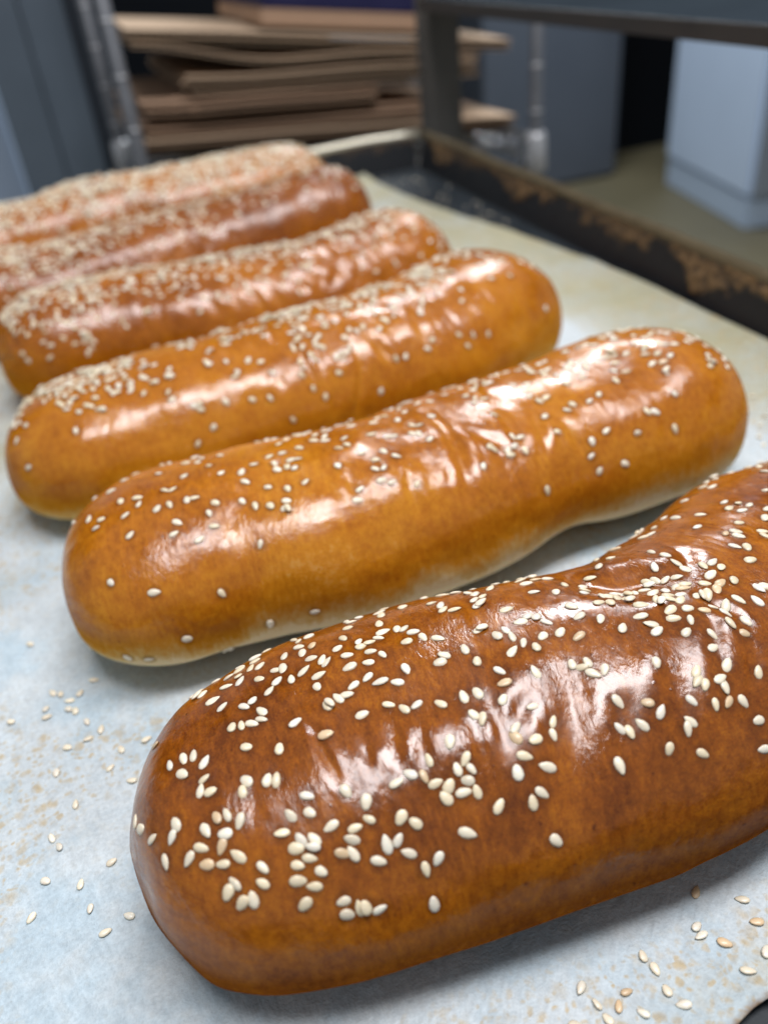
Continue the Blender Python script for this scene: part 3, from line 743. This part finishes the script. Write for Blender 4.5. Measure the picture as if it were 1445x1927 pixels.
def tray_wall(p0, p1, out, crusty, seed, flip):
    """inner wall between two base corners, leaning outwards, with baked-on crust standing proud of the steel"""
    n_, m_ = 420, 34
    p0, p1, out = np.array(p0), np.array(p1), np.array(out)
    L = np.linalg.norm(p1 - p0)
    f, v = np.meshgrid(np.linspace(0, 1, n_), np.linspace(0, 1, m_), indexing='ij')
    a = f * L * 1000
    hgt = v * 25
    edge = 16 + 9 * (vnoise(a / 34, seed, 0, seed) - .5) * 2 + 5 * (vnoise(a / 9, seed, 0, seed + 1) - .5)
    c = sstep(-2.2, 2.2, hgt - edge + (vnoise(a / 5, hgt / 4, 0, seed + 2) - .5) * 7)
    c *= sstep(.08, .32, vnoise(a / 38, hgt / 60, 7, seed + 3))
    c *= .35 + .65 * sstep(.30, .62, vnoise(a / 4.5, hgt / 3.5, 0, seed + 6) * .6 + vnoise(a / 1.8, hgt / 1.6, 0, seed + 7) * .4)
    c = np.clip(c * crusty, 0, 1)
    bumpy = c * (.3 + 1.3 * vnoise(a / 3, hgt / 3, 0, seed + 4)) / 1000
    base_ = p0[None, None] + (p1 - p0)[None, None] * f[..., None] + out[None, None] * (v * .008)[..., None]
    V = np.concatenate([base_ - out[None, None] * bumpy[..., None], (v * .025 - .002)[..., None]], -1)
    me = grid_mesh("side_wall", V, M['wallgrease'], flip=flip)
    fattr(me, "crust", c)
    return link(bpy.data.objects.new("side_wall", me), tray)
tray_wall((TX1, TY0), (TX1, TY1), (1, 0), 1.0, 3, True)
tray_wall((TX0, TY1), (TX1, TY1), (0, 1), .35, 19, False)
tray_wall((TX0, TY0), (TX0, TY1), (-1, 0), .8, 31, False)
tray_wall((TX0, TY0), (TX1, TY0), (0, -1), .6, 43, True)
rz = 0.0235
e = .0105
def rim(p, q, mat):
    pts = [tuple(np.array(p) * (1 - t) + np.array(q) * t + np.array([0, 0, .0004 * math.sin(t * 37)])) for t in np.linspace(0, 1, 40)]
    tube("rim", pts, .0036, mat, tray, 10)
rim((TX1 + e, TY0 - e, rz), (TX1 + e, TY1 + e - .004, rz), M['rimdirty'])
rim((TX0 - e, TY1 + e, rz), (TX1 + e - .004, TY1 + e, rz), M['rimbare'])
rim((TX0 - e, TY0 - e + .004, rz), (TX0 - e, TY1 + e - .004, rz), M['rimdirty'])
rim((TX0 - e + .004, TY0 - e, rz), (TX1 + e - .004, TY0 - e, rz), M['rimdirty'])

# ------------------------------------------------------------------ baking paper
n_, m_ = 300, 420
fx, fy = np.meshgrid(np.linspace(0, 1, n_), np.linspace(0, 1, m_), indexing='ij')
yfront = .0490 + .10 * (-.08 + fx * .43) * .0 + (vnoise(fx * 130, 3.1, 0, 3) - .5) * .0022 + (fx - .56) * .05
ybk = .722
PY = yfront + (ybk - yfront) * fy
xr = .2765 - .052 * sstep(.30, .72, PY) - .002 * np.sin(PY * 23)
xl = -.185
PX = xl + (xr - xl) * fx
wav = (vnoise(PX * 22, PY * 22, 0, 9) - .5) * .0016 + (vnoise(PX * 60, PY * 60, 0, 10) - .5) * .0006
# flat under the loaves, curling at its free edges
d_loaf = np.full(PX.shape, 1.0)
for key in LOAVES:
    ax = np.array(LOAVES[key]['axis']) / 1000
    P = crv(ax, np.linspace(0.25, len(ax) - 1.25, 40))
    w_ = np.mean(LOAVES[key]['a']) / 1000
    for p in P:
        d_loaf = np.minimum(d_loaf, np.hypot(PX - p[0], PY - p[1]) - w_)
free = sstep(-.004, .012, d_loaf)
PZ = -.0004 - .0010 * (1 - free) * 0 + (wav + .0004) * free
PZ = np.minimum(PZ, -.0003 + .0016 * free)
curl = np.exp(-((1 - fx) * (xr - xl) / .010)) * .0035 * sstep(.1, .35, PY) + np.exp(-((PY - yfront) / .004)) * .0010
PZ = np.maximum(PZ + curl * free, -.0012)
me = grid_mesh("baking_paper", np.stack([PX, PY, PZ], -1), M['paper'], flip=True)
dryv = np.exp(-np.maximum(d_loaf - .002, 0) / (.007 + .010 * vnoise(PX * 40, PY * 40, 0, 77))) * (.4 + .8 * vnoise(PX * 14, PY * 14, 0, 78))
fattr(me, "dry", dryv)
fattr(me, "grease", .16 + .75 * sstep(.17, .33, PY + (PX - .05) * .25) + .28 * sstep(.075, .055, PY) )
fattr(me, "edge", sstep(.0009, .0001, (PY - yfront) + (vnoise(PX * 700, 1.0, 0, 6) - .5) * .0016))
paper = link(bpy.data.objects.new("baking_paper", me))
sol = paper.modifiers.new("thickness", 'SOLIDIFY')
sol.thickness = .00012
sol.offset = -1
tag(paper, "greasy blotched white baking paper lying under the loaves on the dark tray", "baking paper")

# ------------------------------------------------------------------ loose seeds
def loose(rows, label, group, z=None):
    for x, y, a, toast in rows:
        if z is None:
            q = int(np.argmin((PX - x / 1000) ** 2 + (PY - y / 1000) ** 2))
            zz = float(PZ.ravel()[q]) + .00042
        else:
            zz = z
        o = bpy.data.objects.new("loose_sesame_seed", SEED[3 if toast else int(rng.choice([0, 0, 2]))][int(rng.randint(4))])
        th = math.radians(a)
        mx = seed_matrix(np.array([x / 1000, y / 1000, zz]), np.array([0, 0, 1.0]), np.array([1.0, 0, 0]), np.array([0, 1.0, 0]), th, 0, rng.uniform(.84, .98))
        o.matrix_world = mx
        sc.collection.objects.link(o)
        tag(o, label, "sesame seed", group)
FR = {  # index in LOOSE_FRONT -> its own label
 0: "greyish toasted loose seed lying closest to the dark loaf's front flank",
 1: "loose seed pointing left beside a tiny black speck, right of the greyish seed",
 2: "tan loose seed near the right picture edge, above the paper's torn corner",
 5: "reddish tan loose seed just below the touching pair in front of the dark loaf",
 6: "loose seed cut by the right picture edge in front of the dark loaf",
 7: "upper seed of two slanting one behind the other on the brown stained paper",
 8: "lower seed of two slanting one behind the other on the brown stained paper",
 9: "pale loose seed nearest above the paper's torn front corner",
 10: "lone pale loose seed leftmost in front of the dark loaf",
 11: "tan loose seed lying level, right of the lone leftmost seed",
 14: "tan loose seed standing upright below the level tan seed",
 15: "pale loose seed lying level, lowest towards the paper's torn corner",
}
LR = {
 18: "lone loose seed farthest up beside the dark loaf's left end",
 19: "upper left seed of a touching pair left of the dark loaf",
 20: "lower right seed of a touching pair left of the dark loaf",
 21: "thin slanting loose seed close to the dark loaf's left flank",
 22: "tan loose seed pointing right, below the touching pair near the left edge",
 23: "upright loose seed below the thin slanting one, left of the dark loaf",
 24: "large loose seed pointing down, in the middle left of the dark loaf",
 25: "leftmost low loose seed, its tip pointing down to the left",
 26: "round loose seed lying nearest to the dark loaf's lower left flank",
 27: "lowest loose seed left of the dark loaf, pointing up to the right",
}
def loose_each(rows, own, label, group):
    for q, r in enumerate(rows):
        loose([r], own.get(q, label), group)
loose_each(LOOSE_FRONT, FR, "pale loose sesame seed in the scattered bunch at the bottom edge before the dark loaf", "loose seeds in front of the darkest loaf")
loose_each(LOOSE_LEFT, LR, "blurred loose sesame seed on the paper below the golden loaf's left end", "loose seeds left of the two nearest loaves")
loose(LOOSE_RIGHT, "loose sesame seed on the paper beyond the right end of the golden loaf", "loose seeds beyond the right end of the golden loaf")
rows = [(rng.uniform(235, 274), rng.uniform(500, 720), rng.uniform(0, 360), 0) for _ in range(22)]
rows += [(268, 430, 20, 0), (272, 395, 80, 0), (262, 462, 140, 0), (271, 350, 60, 0), (265, 560, 10, 0)]
loose(rows, "loose sesame seed on the bare dark tray between the paper and the grease-stained rim", "loose seeds on the bare dark tray floor", z=-.0012)

# ------------------------------------------------------------------ bakery rack that carries the tray
rack = tag(empty("bakery_rack", (.335, .80, -.85)), "dark steel bakery rack, its upright post and grey runner beside the tray", "rack")
def at(o, parent):
    o.parent = parent
    o.matrix_parent_inverse = Matrix.Translation(parent.location).inverted()
    return o
at(box("upright_post", .3195, .3245, .785, .817, -.85, .42, M['rack'], None, .0008), rack)
at(box("post_flange", .3247, .3510, .789, .794, -.85, .42, M['rack'], None, .0008), rack)
at(box("tray_runner", .3130, .4600, -.05, .7848, .1195, .1222, M['runner'], None, .0008), rack)
at(box("runner_lip", .3100, .3128, -.05, .7848, .1130, .1224, M['lip'], None, .0006), rack)
at(box("tray_ledge", .2910, .3190, -.05, .7848, -.012, -.008, M['rack'], None, .0006), rack)

# ------------------------------------------------------------------ chrome wire shelf with cardboard behind the tray
shelf = tag(empty("wire_shelf", (.30, 1.2, -.85)), "chrome wire shelf unit carrying the flattened cardboard behind the tray", "shelf unit")
def post(x, y):
    p = at(tube("post", [(x, y, -.85), (x, y, .6)], .0075, M['postchrome'], None, 16), shelf)
    for z in np.arange(-.84, .58, .0508):
        c = tube("groove_ring", [(0, 0, z - .0012), (0, 0, z + .0012)], .0079, M['postring'], None, 14)
        c.location = (x, y, 0)
        c.parent = p
    return p
for x, y in ((.0605, 1.0), (.545, 1.0), (.0605, 1.42), (.545, 1.42)):
    post(x, y)
zs = -.060
for y in (1.0, 1.42):
    for z in (zs, zs - .028):
        at(tube("side_wire", [(.0605, y, z), (.545, y, z)], .0032, M['chrome'], None, 8), shelf)
for x in (.0605, .545):
    for z in (zs, zs - .028):
        at(tube("side_wire", [(x, 1.0, z), (x, 1.42, z)], .0032, M['chrome'], None, 8), shelf)
    zz = []
    for q in range(23):
        zz.append((x, 1.0 + .42 * q / 22, zs - (.028 if q % 2 else 0)))
    at(tube("truss_wire", zz, .0022, M['chrome'], None, 6), shelf)
for q in range(20):
    x = .085 + q * .0225
    at(tube("shelf_wire", [(x, 1.0, zs + .0035), (x, 1.42, zs + .0035)], .0021, M['chrome'], None, 6), shelf)
for x, y in ((.0605, 1.0), (.545, 1.0), (.0605, 1.42), (.545, 1.42)):
    at(tube("collar", [(x, y, zs - .040), (x, y, zs - .036), (x, y, zs + .004), (x, y, zs + .008)], [.0120, .0145, .0125, .0105], M['postring'], None, 16), shelf)

def cardboard(label, x0, x1, yf, depth, zl, zr, thick, sheets=1, wave=0.0, mat='kraft', mat2=None, ph=0.0, fold=0.0):
    """flattened corrugated cardboard: top liner, fluting seen along the front edge, bottom liner"""
    root = tag(empty("cardboard_sheet", (x0, yf, min(zl, zr))), label, "cardboard", "flattened cardboard piled on the wire shelf")
    N = 60
    th = thick / sheets
    def zc(f, fy):
        z = zl + (zr - zl) * f + wave * math.sin(f * 9.0 + ph) * math.exp(-f * 1.6) + .0007 * math.sin(f * 5 + ph * 2)
        return z + .003 * math.sin(fy * 3 + ph)
    for s_ in range(sheets):
        z_off = s_ * th
        dx = .004 * math.sin(s_ * 2.1 + ph)
        dy = .005 * math.sin(s_ * 1.7 + ph * 3)
        for lvl, nm in ((0.0, "liner"), (th * .80, "liner")):
            V = np.zeros((N, 8, 3))
            for i_ in range(N):
                f = i_ / (N - 1)
                for j_ in range(8):
                    fy = j_ / 7
                    V[i_, j_] = (x0 + dx + (x1 - x0) * f, yf + dy + depth * fy + .002 * math.sin(f * 4 + ph), zc(f, fy) + z_off + lvl)
            V2 = V.copy()
            V2[..., 2] += th * .16
            allv = np.concatenate([V.reshape(-1, 3), V2.reshape(-1, 3)])
            Fq = []
            for i_ in range(N - 1):
                for j_ in range(7):
                    a, b, c, d = i_ * 8 + j_, i_ * 8 + j_ + 1, (i_ + 1) * 8 + j_ + 1, (i_ + 1) * 8 + j_
                    Fq += [(a, b, c, d), (a + N * 8, d + N * 8, c + N * 8, b + N * 8)]
                Fq += [(i_ * 8, (i_ + 1) * 8, (i_ + 1) * 8 + N * 8, i_ * 8 + N * 8), (i_ * 8 + 7, i_ * 8 + 7 + N * 8, (i_ + 1) * 8 + 7 + N * 8, (i_ + 1) * 8 + 7)]
            for j_ in range(7):
                a, b = j_, j_ + 1
                Fq += [(a, a + N * 8, b + N * 8, b), ((N - 1) * 8 + a, (N - 1) * 8 + b, (N - 1) * 8 + b + N * 8, (N - 1) * 8 + a + N * 8)]
            o = link(bpy.data.objects.new(nm, mesh_from(nm, allv, Fq, M[mat2 or mat] if lvl == 0 else M[mat], smooth=False)))
            at(o, root)
        # fluting: a wavy ribbon between the liners
        nf = int((x1 - x0) / .0018)
        V = np.zeros((nf, 2, 3))
        for i_ in range(nf):
            f = i_ / (nf - 1)
            zz = zc(f, 0) + z_off + th * (.48 + .30 * math.sin(i_ * math.pi / 2))
            V[i_, 0] = (x0 + dx + (x1 - x0) * f, yf + dy + .0005 + .002 * math.sin(f * 4 + ph), zz)
            V[i_, 1] = V[i_, 0] + np.array([0, depth * .98, 0])
        at(link(bpy.data.objects.new("fluting", grid_mesh("fluting", V, M['flute']))), root)
    return root
cardboard("broad pale cardboard sheet on top of the pile, under the navy carton", .074, .515, 1.015, .34, .101, .040, .012, 2, .0, 'kraft', ph=.4)
cardboard("wavy buckled cardboard sheet hanging just below the topmost sheet", .076, .47, 1.018, .33, .0855, .036, .005, 1, .0085, 'kraft', ph=1.2)
cardboard("folded cardboard with a rounded doubled edge in the middle of the pile", .128, .470, 1.012, .34, .044, .018, .017, 3, .0015, 'kraft', ph=2.2)
cardboard("short brown cardboard pieces stacked at the left by the chrome post", .078, .134, 1.010, .30, .024, .021, .018, 3, .0, 'kraft_dark', ph=.9)
cardboard("brown cardboard pair ending halfway along, its cut end showing corrugation", .128, .342, 1.006, .32, .0225, .0085, .019, 3, .0, 'kraft_dark', ph=3.1)
cardboard("long thin dark cardboard sheet second from the bottom of the pile", .070, .400, 1.010, .34, .0095, -.016, .0135, 2, .0, 'kraft_dark', ph=1.7)
cardboard("pale cardboard sheet at the bottom of the pile, reaching past the rack post", .068, .515, 1.004, .36, -.010, -.048, .0185, 3, .0, 'kraft', 'kraft_dark', ph=2.6)

pap = box("white_paper", .298, .395, 1.016, 1.15, 0, .0008, M['white'], None, 0)
pap.matrix_world = Matrix.Translation((0, 0, .1215)) @ Matrix.Rotation(math.radians(7.9), 4, 'Y')
tag(pap, "thin white sheet of paper lying on the topmost cardboard", "paper")

carton = tag(empty("carton", (.36, 1.03, .09)), "navy blue carton with a bare brown bottom edge on the cardboard pile", "carton")
cx = Matrix.Translation((.225, 1.04, .0995)) @ Matrix.Rotation(math.radians(8.2), 4, 'Y')
at(box("carton_tray", 0, .205, 0, .26, .0, .0165, M['kraft_dark'], None, .001, cx), carton)
at(box("carton_body", .002, .272, .003, .26, .0168, .17, M['navy'], None, .002, cx), carton)

# ------------------------------------------------------------------ cabinets and appliance in the room behind
cab = tag(empty("steel_cabinet", (-.02, 1.5, -.85)), "blue grey steel cabinet with upright panels at the upper left", "cabinet")
at(box("side_panel", -.0930, -.0290, 1.500, 1.90, -.85, .75, M['cabinet'], None, .002), cab)
at(box("door_panel", -.0270, .0340, 1.494, 1.90, -.84, .75, M['cabinet'], None, .002), cab)
at(box("door_edge", .0360, .0960, 1.530, 1.90, -.85, .75, M['cabinet_dark'], None, .002), cab)  # dark box added to paint the shade of the recess

app2 = tag(empty("white_cupboard", (-.4, 1.9, -.85)), "pale cupboard side at the far left edge behind the cabinet", "cupboard")
at(box("body", -.75, -.125, 1.95, 2.4, -.85, .75, M['appliance'], None, .004), app2)

sl = tag(empty("slate_cabinet", (2.0, 3.45, -.85)), "slate grey upright cabinet beyond the chrome post, beside the dark recess", "cabinet")
at(box("body", 1.62, 2.27, 3.42, 3.75, -.835, 1.2, M['slate'], None, .006), sl)
at(box("plinth", 1.64, 2.25, 3.44, 3.74, -.85, -.836, M['cabinet_dark'], None, .002), sl)

fr = tag(empty("white_appliance", (2.3, 2.5, -.85), math.radians(-12.5)), "tall pale blue-white appliance standing on the floor at the right", "appliance")
box("body", 0, .70, 0, .72, .11, 1.6, M['appliance'], fr, .012).location = (-.09, -.055, 0)
box("door", .006, .694, -.024, -.002, .115, 1.59, M['appliance_door'], fr, .006).location = (-.09, -.055, 0)  # added slab whose darker colour paints the shade on this face
box("plinth", .006, .69, .006, .71, 0, .108, M['appliance_lo'], fr, .004).location = (-.09, -.055, 0)
